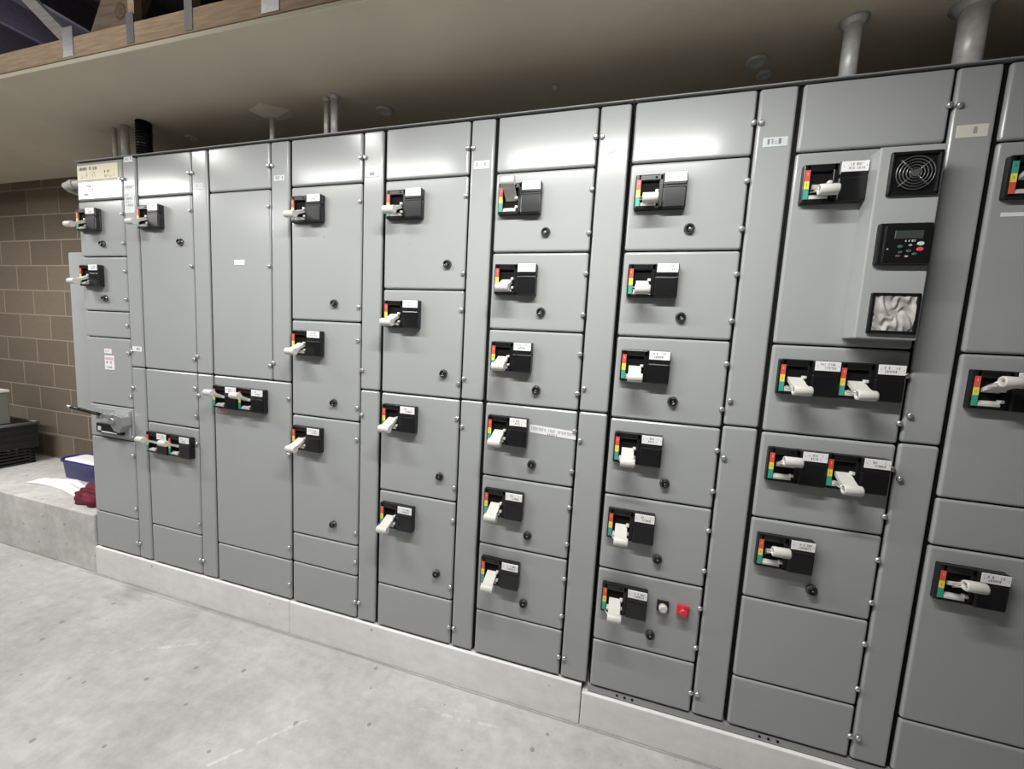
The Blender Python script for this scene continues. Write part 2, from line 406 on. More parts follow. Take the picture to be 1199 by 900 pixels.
def strip_mesh(cols):
    b = nb(); z = -.019
    for k, h in enumerate((.034, .024, .032)):
        box(b, .005, .019, -SDL - .0012, -SDL + .002, z - h, z, mi=k); z -= h
    vs = [b.verts.new(p) for p in ((.0115, -SDL - .0014, -.069), (.0128, -SDL - .0014, -.069), (.0128, -SDL - .0014, -.061), (.0115, -SDL - .0014, -.061))]
    b.faces.new(vs).material_index = 3
    vs = [b.verts.new(p) for p in ((.0108, -SDL - .0014, -.035), (.0135, -SDL - .0014, -.035), (.0135, -SDL - .0014, -.027), (.0108, -SDL - .0014, -.027))]
    b.faces.new(vs).material_index = 3 if cols[0] is GRN else 4
    return mesh_of(b, 'position_strip', list(cols) + [INK, PINK])
def lever_mesh():
    """lever pointing along -y from its pivot at the origin: flat arm, hollow grip tube across its end"""
    b = nb(); L = .082; t = .006
    prism(b, [(0, -t), (-.05, -t), (-L + .006, -.012), (-L + .006, .010), (-.05, t), (0, t)], 'x', -.022, .022)
    n = 16; ro, ri = .0165, .0095
    for (r, x0, x1) in ((ro, -.024, .028),):
        lathe(b, [(ri, .012), (ri, 0), (ro * .93, 0), (ro, .003), (ro, .049), (ro * .9, .052)], (x0, -L, 0), (1, 0, 0), n=n, cap0=True, cap1=True)
    for z in (-.004, .004):
        cyl(b, (-.036, -L + .03, z - .006), (-.018, -L + .004, z), .0018, n=8, mi=1)
    return mesh_of(b, 'switch_lever', [WHITE, SCREW])
def guard_mesh():
    b = nb(); prism(b, [(-.006, -.108), (-.024, -.1085), (-.024, -.102), (-.006, -.088)], 'x', .022, .074)
    return mesh_of(b, 'lower_guard', [WHITE])
def pivot_mesh():
    b = nb(); box(b, .070, .081, -.028, -.006, -.005, .005, bev=.002)
    return mesh_of(b, 'lever_bracket', [STEEL])
def plate_mesh(seed):
    b = nb(); box(b, .099, SW - .003, -SD - .0015, -SD + .002, -.033, -.002, bev=.0006, seg=1)
    marks(b, .112, SW - .014, -.029, -.007, -SD - .0018, 2, 1, seed, .75)
    for x in (.105, SW - .008): cyl(b, (x, -SD - .002, -.017), (x, -SD - .001, -.017), .0016, n=8, mi=1)
    return mesh_of(b, 'circuit_label', [LABEL, INKL])
M_H = housing_mesh(); M_S = strip_mesh((RED, YEL, GRN)); M_SR = strip_mesh((GRN, YEL, RED)); M_L = lever_mesh(); M_G = guard_mesh(); M_P = pivot_mesh()
M_N = [plate_mesh(k) for k in range(6)]
b = nb(); lathe(b, [(.0092, 0), (.0092, -.005), (.0075, -.009), (.004, -.0105)], (0, 0, 0), (0, 1, 0), n=12, mi=0); M_SCR = mesh_of(b, 'latch_screw', [SCREW])
b = nb(); lathe(b, [(.0185, 0), (.018, -.006), (.0145, -.009), (.0135, -.016), (.011, -.018), (.009, -.014), (.003, -.013)], (0, 0, 0), (0, 1, 0), n=20, mis=[2, 2, 0, 0, 0, 0, 1]); M_BTN = mesh_of(b, 'reset_button', [BLACK, SCREW, plain('dark_chrome', (.16, .16, .16), rough=.22, metal=.7)])
nsw = 0
def switch(parent, x, ztop, lever=-26, rev=False, strip=True):
    global nsw
    h = link('disconnect_switch', M_H, parent, (x, -.0005, ztop))
    if strip: link('position_strip', M_SR if rev else M_S, h)
    link('lower_guard', M_G, h); link('lever_bracket', M_P, h, (0, 0, -.059)); link('lever_bracket', M_P, h, (.001, .001, -.093))
    link('circuit_label', M_N[nsw % 6], h)
    link('switch_lever', M_L, h, (.052, -.006, -.064), (math.radians(lever * -1), 0, 0))
    nsw += 1
    return h

# ---------------------------------------------------------------- the nine cabinets
X = [0, .490, 1.000, 1.513, 2.019, 2.526, 3.042, 3.560, 4.072, 4.585]
DEP = .508; TOP = 2.286
def add_screws(parent, x, zs):
    for z in zs: link('latch_screw', M_SCR, parent, (x, -.0005, z))
def panel(name, parent, x0, x1, z0, z1, bev=.0085, g=.002, gt=.0026, th=.018, mat=GREY, tilt=0.):
    b = nb(); box(b, x0 + g, x1 - g, 0, th, z0 + gt, z1 - gt, bev=bev, seg=4)
    if tilt:                                    # a door that does not hang quite true
        for v in b.verts: v.co.y += tilt * ((v.co.z - z0) / (z1 - z0) - .5) * (z1 - z0)
    return obj(name, b, mat, parent)
CABLAB = [
 'grey control cabinet at the far left end with cream and silver nameplates and breaker lever',
 'grey control cabinet second from the left, one tall door above a low double switch',
 'grey control cabinet, third from the left, with a full-width lower door and double switch',
 'grey control cabinet, fourth from the left, under the close pair of slim conduits',
 'grey control cabinet with four equal tall doors, each with one switch and reset button',
 'grey control cabinet with six small switch doors and a white paper strip',
 'grey control cabinet with six switch doors, the lowest with white and red push buttons',
 'grey control cabinet with a raised drive panel holding two fans and a black keypad',
 'rightmost grey control cabinet, cut off by the right edge of the photo']
# per cabinet: list of (z_top, z_bottom, screws z or None)
T = 2.067
DOORS = [
 [(TOP - .006, T), (T, 1.760), (1.760, 1.455), (1.455, 1.304), (1.304, .905), (.905, .708), (.708, .234), (.234, .004)],
 [(TOP - .006, T), (T, 1.147), (1.147, .843), (.843, .234), (.234, .004)],
 [(TOP - .006, T), (T, 1.147), (1.147, .219), (.219, .004)],
 [(TOP - .006, T), (T, 1.454), (1.454, .990), (.990, .378), (.378, .222), (.222, .004)],
 [(TOP - .006, T), (T, 1.607), (1.607, 1.145), (1.145, .684), (.684, .220), (.220, .004)],
 [(TOP - .006, T), (T, 1.759), (1.759, 1.452), (1.452, 1.146), (1.146, .831), (.831, .524), (.524, .210), (.210, .004)],
 [(TOP - .006, T), (T, 1.759), (1.759, 1.448), (1.448, 1.135), (1.135, .831), (.831, .523), (.523, .212), (.212, .004)],
 [(TOP - .006, T), (T, 1.445), (1.445, 1.140), (1.140, .827), (.827, .524), (.524, .205), (.205, .004)],
 [(TOP - .006, 2.060), (2.060, 1.444), (1.444, .982), (.982, .823), (.823, .202), (.202, .004)],
]
# switches: door index -> list of lever angles ; buttons: (door index, x, z)
UP, DN = 24, -26
SWT = [
 {1: [DN], 2: [DN]},
 {1: [DN], 3: [UP, UP]},
 {2: [UP, UP]},
 {1: [DN], 2: [DN], 3: [DN]},
 {1: [DN], 2: [DN], 3: [DN], 4: [DN]},
 {1: [38], 2: [DN], 3: [DN], 4: [DN], 5: [DN], 6: [DN]},
 {1: [DN], 2: [DN], 3: [DN], 4: [DN], 5: [DN], 6: [DN]},
 {1: [DN], 2: [DN, DN], 3: [UP, DN], 4: [UP]},
 {1: [UP], 2: [UP], 4: [UP]},
]
BTN = [
 {1: (.205, 1.829), 2: (.205, 1.527)}, {1: (.316, 1.829)}, {},
 {1: (.256, 1.537), 2: (.256, 1.072), 3: (.258, .468)},
 {1: (.316, 1.713), 2: (.316, 1.252), 3: (.315, .794), 4: (.316, .337)},
 {k: (.222, z) for k, z in zip((1, 2, 3, 4, 5, 6), (1.834, 1.528, 1.216, .907, .599, .294))},
 {k: (.222, z) for k, z in zip((1, 2, 3, 4, 5, 6), (1.834, 1.525, 1.218, .906, .604, .290))},
 {4: (.215, .598)}, {},
]
TILT = [.6, .3, -.9, .5, .2, .5, .4, -.8, -.6]
cabs = []
for s in range(9):
    W = X[s + 1] - X[s]
    dr = .395 if s else .380                       # right edge of the doors
    t = thing('control_cabinet', CABLAB[s], 'electrical cabinet', (X[s], 0, 0), 'row of grey motor control cabinets')
    cabs.append(t)
    b = nb(); box(b, .004, W - .004, .026, DEP, .0, TOP - .004, bev=.002, seg=1)
    box(b, .003, W - .003, .019, .0265, .002, TOP - .003, mi=1)             # dark sheet painting the shade into the door joints
    box(b, .001, W - .001, -.002, DEP, TOP - .003, TOP + .001, bev=.001, seg=1)     # top lip
    obj('cabinet_body', b, [GREYD, GAPD], t)
    if s >= 6:
        b = nb(); box(b, .0, W, .006, DEP, -.030, -.001, bev=.002)
        for k in range(3): cyl(b, (.12 + .03 * k, .0065, -.014), (.12 + .03 * k, .0045, -.014), .005, n=8, mi=1)
        obj('base_channel', b, [GREYD, BLACKM], t)
    for i, (zt, zb) in enumerate(DOORS[s]):
        full = (s == 2 and i >= 2)
        x1 = W - .004 if full else dr
        nm = 'cover_panel' if i == 0 or i == len(DOORS[s]) - 1 or (s in (0, 3, 8) and zt - zb < .17) else 'unit_door'
        d = panel(nm, t, .006, x1, zb, zt - (.002 if i == 0 else 0), tilt=(.012 * TILT[s] if i == 0 else 0.))
        sx = x1 - .007
        h = zt - zb
        if i == 0: zs = [2.170]
        elif i == len(DOORS[s]) - 1: zs = [.094]
        elif h < .2: zs = [(zt + zb) / 2]
        elif h < .7: zs = [zt - .081, zb + .070]
        else: zs = [zt - .081, (zt + zb) / 2 + .1, zb + .075]
        if s == 0 and i == 5: zs = [zb + .03]
        add_screws(d, sx, zs)
        for j, a in enumerate(SWT[s].get(i, [])):
            lev = a
            switch(t, .027 + (.172 * j), zt - .048, lev, rev=(s == 8 and i == 1))
        if i in BTN[s]:
            bx, bz = BTN[s][i]; link('reset_button', M_BTN, d, (bx, -.0005, bz))
    # wireway covers to the right of the doors
    x0, x1 = dr + .004, W - .005
    sp = 1.147
    if s != 2:
        for (za, zb, zs) in ((TOP - .008, sp, [2.168, 1.238]), (sp, .004, [1.03, .095])):
            w = panel('wireway_cover', t, x0, x1, zb, za); add_screws(w, x0 + .013, zs)
    else:
        w = panel('wireway_cover', t, x0, x1, sp, TOP - .008); add_screws(w, x0 + .013, [2.168, 1.238])

# printed labels on the wireway covers and doors
def stick(t, name, x0, x1, z0, z1, mat, ink=INK, rows=1, seed=1, y=-.0012, fill=.75, mx=.12, label=None):
    ink = INKL
    b = nb(); box(b, x0, x1, y, .001, z0, z1, bev=.0004, seg=1)
    w, h = x1 - x0, z1 - z0
    if rows: marks(b, x0 + w * mx, x1 - w * mx, z0 + h * .12, z1 - h * .1, y - .0003, rows, 1, seed, fill)
    o = obj(name, b, [mat, ink], t)
    if label: o['label'] = label
    return o
stick(cabs[0], 'section_label', .402, .468, 2.253, 2.280, LABEL, INKL, 1, 3)
stick(cabs[0], 'section_sticker', .393, .470, 1.990, 2.100, GREENISH, INKL, 5, 4)
stick(cabs[0], 'section_sticker', .395, .468, 2.112, 2.135, GREENISH, INK, 1, 14)
stick(cabs[0], 'section_label', .402, .475, 1.238, 1.265, LABEL, INKL, 1, 5)
stick(cabs[1], 'section_label', .412, .478, 2.088, 2.118, GREENISH, INKL, 1, 6)
stick(cabs[2], 'section_label', .420, .482, 2.099, 2.124, GREENISH, INKL, 1, 7)
stick(cabs[3], 'section_label', .415, .478, 2.086, 2.110, GREENISH, INK, 1, 8)
stick(cabs[4], 'section_label', .416, .483, 2.087, 2.118, LABEL, INK, 1, 9, fill=.5)
stick(cabs[5], 'section_label', .424, .492, 2.094, 2.124, GREENISH, INKL, 1, 10)
stick(cabs[6], 'section_label', .424, .496, 2.090, 2.120, GREENISH, INK, 1, 11)
stick(cabs[7], 'section_label', .416, .490, 2.076, 2.112, CREAML, INK, 1, 12, fill=.4)
stick(cabs[2], 'door_label', .165, .231, 1.713, 1.737, LABEL, INK, 0)
stick(cabs[8], 'door_label', .040, .150, 1.846, 1.858, LABEL, INK, 0)
# cream and silver nameplates on the first cabinet
b = nb(); box(b, .019, .352, -.002, .001, 2.178, 2.258, bev=.0006, seg=1)
marks(b, .035, .195, 2.226, 2.250, -.0024, 1, 1, 21, .85); marks(b, .24, .30, 2.205, 2.225, -.0024, 1, 1, 22, .8); marks(b, .23, .335, 2.186, 2.200, -.0024, 2, 2, 23, .5)
marks(b, .04, .2, 2.186, 2.22, -.0024, 3, 2, 24, .25)
o = obj('nameplate', b, [CREAM, INK, INKL], cabs[0]); o['label'] = 'cream nameplate with dark print'
b = nb(); box(b, .024, .376, -.002, .001, 2.078, 2.166, bev=.0006, seg=1)
marks(b, .05, .16, 2.090, 2.156, -.0024, 3, 1, 25, .8); marks(b, .24, .30, 2.13, 2.152, -.0024, 1, 2, 26, .7)
box(b, .175, .340, -.0025, 0, 2.094, 2.096, mi=2); box(b, .338, .340, -.0025, 0, 2.094, 2.158, mi=2)
o = obj('nameplate', b, [SILVER, INKL, INKL], cabs[0]); o['label'] = 'silver nameplate below the cream one'
# warning tag on the first cabinet
b = nb(); box(b, .166, .226, -.002, .001, 1.212, 1.238, bev=.0005, seg=1); box(b, .166, .245, -.002, .001, 1.118, 1.200, bev=.0005, seg=1)
box(b, .172, .238, -.0026, 0, 1.176, 1.190, mi=2); marks(b, .176, .220, 1.216, 1.234, -.0024, 1, 2, 31, .8)
cyl(b, (.187, -.0026, 1.162), (.187, -.001, 1.162), .008, n=10, mi=1); cyl(b, (.220, -.0026, 1.162), (.220, -.001, 1.162), .008, n=10, mi=1)
marks(b, .182, .232, 1.124, 1.140, -.0024, 1, 1, 32, .85)
o = obj('warning_tag', b, [LABEL, INKL, PINK], cabs[0]); o['label'] = 'white warning tag with red print'
# paper strip beside the fourth switch on the sixth cabinet
b = nb()
prism(b, [(.204, 1.072), (.394, 1.062), (.394, 1.030), (.204, 1.040)], 'y', -.0012, .0005)
for k in range(22):
    if k in (8, 13): continue
    x = .212 + k * .0078
    zc = 1.058 - (x - .204) * .053
    box(b, x, x + .0018, -.0016, -.001, zc - .006, zc + .006, mi=1); box(b, x, x + .0055, -.0016, -.001, zc + .004, zc + .006, mi=1)
    if k % 3: box(b, x + .0038, x + .0055, -.0016, -.001, zc - .006, zc + .004, mi=1)
for k in range(5):
    x = .278 + k * .009; box(b, x, x + .004, -.0016, -.001, 1.036, 1.043, mi=1)
o = obj('paper_strip', b, [LABEL, INKL], cabs[5]); o['label'] = 'white paper strip with grey print'
# red print tag under the double switch on the third cabinet
stick(cabs[2], 'hanging_tag', .040, .105, .952, .974, PINK, LABEL, 1, 41, fill=.9, label='small pink tag under the double switch')
# pencilled marks on the top doors and small blemish screws
for s, x, z in ((4, .13, 1.80), (3, .19, 1.84), (7, .205, 1.80), (7, .185, 2.035)):
    b = nb(); cyl(b, (x, -.0012, z), (x, .001, z), .004, n=10); obj('plug_button', b, GREYD, cabs[s])
# white and red push buttons on the seventh cabinet
for x, m1, m2, lab in ((.258, BLACK, WHITE, 'white push button in a square black bezel'), (.330, REDB, REDB, 'red push button in a square red bezel')):
    b = nb(); box(b, x - .022, x + .022, -.012, 0, .399, .443, bev=.004); cyl(b, (x, -.014, .421), (x, -.011, .421), .0185, n=20)
    p = obj('push_button', b, m1, cabs[6]); p['label'] = lab
    b = nb(); lathe(b, [(.016, 0), (.016, -.014), (.015, -.018), (.010, -.0195)], (x, -.012, .421), (0, 1, 0), n=20); obj('button_cap', b, m2, p)
# raised drive panel on the eighth cabinet
t = cabs[7]
DX0, DX1, DZ0, DZ1, DD = .200, .357, 1.472, 2.032, .080
b = nb(); box(b, DX0, DX1, -DD, .001, DZ0, DZ1, bev=.004)
for z in (DZ0 + .02, DZ1 - .02): cyl(b, (DX1 - .008, -DD - .0008, z), (DX1 - .008, -DD + .001, z), .003, n=8)
obj('drive_panel', b, GREY, t)
def fan(cx, cz, dusty):
    b = nb(); h = .061; y = -DD
    box(b, cx - h, cx + h, y - .004, y + .002, cz - h, cz + h, bev=.003)
    for (a0, a1, c0, c1) in ((-h, h, -h, -h + .010), (-h, h, h - .010, h), (-h, -h + .010, -h, h), (h - .010, h, -h, h)):
        box(b, cx + a0, cx + a1, y - .010, y - .002, cz + c0, cz + c1, bev=.003)
    p = obj('cooling_fan', b, BLACK, t)
    if dusty:
        p['label'] = 'cooling fan clogged with pale dust'
        b = nb(); n = 44; g = {}
        hh = h - .010
        for i in range(n + 1):
            for j in range(n + 1):
                u, v = -1 + 2 * i / n, -1 + 2 * j / n
                r = math.hypot(u, v); a = math.atan2(v, u)
                w = .5 + .5 * math.sin(6 * a + 7.0 * r + 1.6 * math.sin(9 * u + 4 * v))
                d = .001 + .0062 * w * min(1, r * 1.8) * (1 if r < 1.25 else .4)
                if r < .2: d = .003
                g[i, j] = b.verts.new((cx + u * hh, y - .004 - d, cz + v * hh))
        for i in range(n):
            for j in range(n):
                f = b.faces.new((g[i, j], g[i + 1, j], g[i + 1, j + 1], g[i, j + 1])); f.smooth = True
        obj('dusty_filter', b, DUST, p)
    else:
        b = nb()
        for k in range(5):
            a0 = k * 2 * PI / 5
            P = [(math.cos(a0) * .012, math.sin(a0) * .012)] + [(math.cos(a0 + .25 + q * .1) * r, math.sin(a0 + .25 + q * .1) * r) for q, r in ((0, .03), (1, .045), (2, .046))] + [(math.cos(a0 + .95) * .046, math.sin(a0 + .95) * .046), (math.cos(a0 + .7) * .02, math.sin(a0 + .7) * .02)]
            A = [b.verts.new((cx + q[0], y - .0045 - (.001 if i > 3 else 0), cz + q[1])) for i, q in enumerate(P)]
            B = [b.verts.new((cx + q[0], y - .006 - (.001 if i > 3 else 0), cz + q[1])) for i, q in enumerate(P)]
            b.faces.new(A); b.faces.new(B[::-1])
            for i in range(len(P)): b.faces.new((A[i], A[(i + 1) % len(P)], B[(i + 1) % len(P)], B[i]))
        obj('fan_blade', b, BLACK, p)
        b = nb()
        for r in (.014, .022, .030, .038, .046):
            pts = [(cx + math.cos(i * 2 * PI / 32) * r, y - .0095, cz + math.sin(i * 2 * PI / 32) * r) for i in range(33)]
            tube_path(b, pts, .0013, n=6)
        for k in range(4):
            a = PI / 4 + k * PI / 2
            cyl(b, (cx + math.cos(a) * .010, y - .0085, cz + math.sin(a) * .010), (cx + math.cos(a) * .052, y - .0085, cz + math.sin(a) * .052), .0015, n=6)
        cyl(b, (cx, y - .011, cz), (cx, y - .007, cz), .010, n=16)
        obj('finger_guard', b, plain('guard_wire', (.25, .25, .25), rough=.3, metal=.7), p)
fan(.287, 1.951, False); fan(.287, 1.549, True)
kp = None
b = nb(); kx, kz = .283, 1.751
box(b, kx - .066, kx + .066, -DD - .016, -DD + .002, kz - .062, kz + .060, bev=.006)
box(b, kx - .052, kx + .064, -DD - .020, -DD - .01, kz - .058, kz + .050, bev=.004)
kp = obj('keypad', b, BLACK, t)
b = nb(); box(b, kx - .028, kx + .040, -DD - .0212, -DD - .018, kz + .012, kz + .036, bev=.001, seg=1); obj('display_screen', b, SCREEN, kp)
GB = plain('start_green', (.10, .50, .32), rough=.35); RB = plain('stop_red', (.65, .08, .09), rough=.35); DGB = plain('key_teal', (.04, .12, .10), rough=.4); DRB = plain('key_maroon', (.14, .05, .05), rough=.4); LG = plain('key_grey', (.42, .43, .42), rough=.4)
for (x, z, m, rx) in ((.036, -.002, plain('start_key', (.45, .68, .55), rough=.3), .0085), (.036, -.018, RB, .0085), (-.012, -.010, DGB, .0065), (-.010, -.026, DGB, .005), (.010, -.023, DGB, .006), (.024, -.031, DGB, .006), (-.014, -.037, DRB, .006), (.006, -.038, LG, .004), (.012, -.006, LG, .004)):
    b = nb(); lathe(b, [(rx, 0), (rx, -.0025), (rx * .8, -.0038)], (0, 0, 0), (0, 1, 0), n=16)
    for v in b.verts: v.co.z *= .72
    o = obj('keypad_button', b, m, kp, (kx + x, -DD - .0195, kz + z))
b = nb(); marks(b, kx - .002, kx + .026, kz + .002, kz + .010, -DD - .0204, 1, 0, 51, .9); marks(b, kx - .045, kx - .038, kz - .02, kz - .014, -DD - .0204, 1, 0, 52, 1); obj('printed_legend', b, LABEL, kp)
# main breaker operator on the first cabinet
t = cabs[0]
b = nb(); box(b, .085, .365, -.012, .001, .726, .888, bev=.004)
br = obj('breaker_operator', b, GREY, t)
b = nb(); box(b, .112, .325, -.03, -.010, .745, .800, bev=.004); box(b, .13, .155, -.032, -.02, .758, .782, mi=1); box(b, .16, .29, -.0315, -.02, .750, .756, mi=1); obj('trip_slider', b, [BLACK, LABEL], br)
b = nb()
prism(b, [(.255, .878), (.372, .858), (.380, .812), (.345, .768), (.305, .775), (.262, .825)], 'y', -.052, -.010)
cyl(b, (.30, -.062, .835), (.30, -.05, .835), .017, n=20); box(b, .19, .30, -.064, -.05, .845, .872, bev=.003); box(b, .205, .235, -.075, -.06, .84, .878, bev=.003)
obj('cam_block', b, ZINC, br)
b = nb(); tube_path(b, [(.235, -.070, .868), (.20, -.095, .880), (.165, -.12, .896), (.13, -.145, .911)], .0095, n=12)
tube_path(b, [(.13, -.145, .911), (.118, -.153, .916)], .0085, n=12, mi=1); obj('breaker_lever', b, [BLACK, SCREW], br)
b = nb()
pts = [(.09, .70)]
obj_dummy = None
b.free()

# ---------------------------------------------------------------- pull box and pipe on the cabinet's left side
pb = thing('pull_box', 'slim grey metal pull box fixed to the left side of the first cabinet', 'electrical box', (-.205, .05, .835))
b = nb(); box(b, 0, .199, .004, .30, 0, .965, bev=.004); obj('box_body', b, GREY, pb)
b = nb(); box(b, .004, .196, -.004, .004, .004, .961, bev=.003); obj('box_cover', b, GREY, pb)
b = nb()
tube_path(b, [(-.002, .10, 2.212), (-.24, .10, 2.212), (-.30, .108, 2.208), (-.335, .14, 2.204), (-.345, .20, 2.20), (-.345, .575, 2.20)], .022, n=18)
cyl(b, (-.012, .10, 2.212), (-.035, .10, 2.212), .030, n=6); cyl(b, (-.20, .10, 2.212), (-.235, .10, 2.212), .026, n=18)
tag(obj('pipe_elbow', b, PVC), 'grey pipe elbow leaving the upper left side of the first cabinet', 'pipe')

# ---------------------------------------------------------------- conduits up to the soffit
def conduit(x, y, r, label, flange=True, m=STEEL, lean=(0, 0), coup=True):
    t = thing('conduit', label, 'conduit', (x, y, TOP), 'conduits between cabinet tops and soffit')
    H = CZ - TOP
    b = nb(); cyl(b, (0, 0, .0), (lean[0], lean[1], H), r, n=20, caps=(True, True)); obj('pipe', b, m, t)
    b = nb(); lathe(b, [(r * 1.3, .0), (r * 1.35, .012), (r * 1.35, .022), (r * 1.02, .026)], (0, 0, .0005), (0, 0, 1), n=12); obj('locknut', b, STEEL, t)
    if flange:
        b = nb(); lathe(b, [(r * 1.04, -.016), (r * 1.25, -.014), (r * 1.35, -.004), (r * 1.75, -.0005)], (lean[0], lean[1], H), (0, 0, 1), n=20); obj('ceiling_flange', b, m, t)
    return t
conduit(.161, .101, .011, 'thinner galvanised conduit at the left above the first cabinet', flange=False)
conduit(.262, .092, .019, 'thicker galvanised conduit right beside the thin one above the first cabinet', flange=False)
bk = conduit(.425, .085, .034, 'dark fat flexible conduit above the first and second cabinets', flange=False, m=BLACK)
b = nb()
for k in range(13): lathe(b, [(.030, -.007), (.037, -.002), (.037, .002), (.030, .007)], (0, 0, .03 + k * .0145), (0, 0, 1), n=20, cap0=False, cap1=False)
obj('corrugation', b, BLACKM, bk)
conduit(1.250, .150, .0115, 'slim conduit ending at a torn plaster patch above the third cabinet', flange=False)
conduit(1.628, .100, .0105, 'slim left conduit of the close pair above the fourth cabinet')
conduit(1.678, .095, .0155, 'thicker right conduit of the close pair above the fourth cabinet')
conduit(3.711, .085, .024, 'galvanised conduit with ceiling collar above the drive panel cabinet')
conduit(4.021, .085, .034, 'widest galvanised conduit near the top right, above a joint between cabinets')
# torn plaster patch
b = nb(); prism(b, [(-.10, -.045), (.02, -.085), (.13, -.01), (.10, .06), (-.03, .05)], 'z', -.028, -.001)
for v in b.verts:
    if v.co.z < -.02: v.co.x *= .35; v.co.y *= .35
tag(obj('plaster_patch', b, PLASTER, None, (1.247, .150, CZ)), 'pale torn plaster patch around the slim conduit above the third cabinet', 'ceiling patch')
# round ceiling knockout caps
for x, y, r, lab in ((.535, .264, .034, 'small shiny round cap in the soffit above the second cabinet'), (1.853, .234, .040, 'shiny round cap in the soffit right of the conduit pair'),
                  (3.464, .215, .036, 'larger round cap of the two near the conduit above the drive panel cabinet'), (3.514, .299, .028, 'smaller round cap, just right of and behind the larger one above the drive cabinet'), (2.702, .217, .012, 'tiny round plug alone in the dark soffit above the sixth cabinet')):
    b = nb(); lathe(b, [(r, 0), (r, -.008), (r * .86, -.014), (r * .72, -.014), (r * .66, -.006), (r * .2, -.005)], (0, 0, 0), (0, 0, 1), n=24)
    tag(obj('ceiling_cap', b, STEEL, None, (x, y, CZ)), lab, 'ceiling cap', 'round caps in the soffit')

# ---------------------------------------------------------------- things on the plinth
PZ = .196
cr = thing('slotted_crate', 'black slotted crate at the bottom of the stack by the block wall', 'crate', (-2.05, .02, PZ))
b = nb()
w, dd, h = .47, .42, .125
for (x0, x1, y0, y1) in ((0, .02, 0, dd), (w - .02, w, 0, dd), (0, w, 0, .02), (0, w, dd - .02, dd)): pass
for k in range(5):
    z = .002 + k * .026
    box(b, w - .016, w, 0, dd, z, z + .015, bev=.002); box(b, 0, .016, 0, dd, z, z + .015, bev=.002)
    box(b, 0, w, 0, .016, z, z + .015, bev=.002); box(b, 0, w, dd - .016, dd, z, z + .015, bev=.002)
for x in (0, w - .03):
    for y in (0, dd - .03): box(b, x, x + .03, y, y + .03, 0, h + .01, bev=.003)
for k in range(3): box(b, .02 + k * .15, .10 + k * .15, .02, dd - .02, .003, .008)
obj('crate_walls', b, CRATE, cr)
b = nb(); box(b, .018, w - .018, .018, dd - .018, .0, .010); obj('crate_floor', b, CRATE, cr)
tr2 = thing('black_case', 'black case with dull steel edge bars, on top of the slotted crate', 'case', (-2.06, .04, PZ + .136))
b = nb(); w, dd, h = .50, .42, .20
box(b, 0, w, 0, dd, 0, h, bev=.004)
for k in range(3): box(b, w - .001, w + .006, .03, dd - .03, .03 + k * .05, .055 + k * .05, bev=.002)
obj('case_body', b, CRATE, tr2)
b = nb(); tube_path(b, [(w, -.005, h), (w, dd + .005, h)], .012); tube_path(b, [(0, -.005, h), (0, dd + .005, h)], .012); tube_path(b, [(0, 0, h), (w, 0, h)], .012); tube_path(b, [(0, dd, h), (w, dd, h)], .012); obj('edge_bars', b, RIM, tr2)
gb = thing('grey_box', 'grey box with a pale lid edge, topmost of the dark stack by the block wall', 'box', (-1.98, .03, PZ + .136 + .213))
b = nb(); box(b, 0, .395, 0, .29, 0, .25, bev=.006); obj('box_body', b, GREYBOX, gb)
b = nb(); box(b, -.006, .401, -.006, .296, .25, .272, bev=.005); obj('box_lid', b, PALE, gb)
# white sheet
b = nb(); rr = random.Random(3); n = 26; g = {}
for i in range(n + 1):
    for j in range(n + 1):
        u, v = i / n, j / n
        edge = min(1, 6 * min(u, 1 - u, v, 1 - v))
        wob = .02 * math.sin(9 * v + 2 * u) + .012 * math.sin(15 * u)
        x = -1.03 + .60 * u + .05 * (v - .5) + wob * (1 - u); y = .145 + .11 * v + .025 * math.sin(4 * u) + .03 * v * u
        z = PZ + .002 + edge * (.020 + .012 * math.sin(11 * u + 3 * v) + .008 * math.sin(17 * v - 5 * u))
        g[i, j] = b.verts.new((x, y, max(PZ + .002, z)))
for i in range(n):
    for j in range(n):
        f = b.faces.new((g[i, j], g[i + 1, j], g[i + 1, j + 1], g[i, j + 1])); f.smooth = True
o = obj('white_sheet', b, CLOTH); sm = o.modifiers.new('thick', 'SOLIDIFY'); sm.thickness = .003; sm.offset = 1
tag(o, 'crumpled white plastic sheet lying on the concrete plinth', 'sheet')
# blue basin with white filling
tb = thing('blue_basin', 'long dark blue basin with white contents behind the white sheet', 'basin', (-.70, .385, PZ + .001))
def rrect(hx, hy, r, n=8):
    P = []
    for (cx, cy, a0) in ((hx - r, hy - r, 0), (-hx + r, hy - r, PI / 2), (-hx + r, -hy + r, PI), (hx - r, -hy + r, 1.5 * PI)):
        for k in range(n + 1):
            a = a0 + k * PI / 2 / n; P.append((cx + r * math.cos(a), cy + r * math.sin(a)))
    return P
def loft(bm, levels, mi=0, cap0=True, cap1=True):
    R = [[bm.verts.new((x, y, z)) for x, y in rrect(hx, hy, r)] for hx, hy, r, z in levels]
    n = len(R[0])
    for k in range(len(R) - 1):
        for i in range(n):
            f = bm.faces.new((R[k][i], R[k][(i + 1) % n], R[k + 1][(i + 1) % n], R[k + 1][i])); f.smooth = True; f.material_index = mi
    if cap0: bm.faces.new(R[0][::-1])
    if cap1: bm.faces.new(R[-1])
b = nb(); loft(b, [(.28, .065, .06, 0), (.285, .07, .065, .006), (.297, .080, .075, .125), (.308, .088, .08, .130), (.308, .088, .08, .146), (.298, .080, .075, .146), (.285, .074, .07, .09)]); obj('basin_wall', b, BLUE, tb)
b = nb(); loft(b, [(.286, .075, .07, .10), (.280, .072, .068, .142), (.20, .05, .045, .156), (.08, .02, .015, .152)])
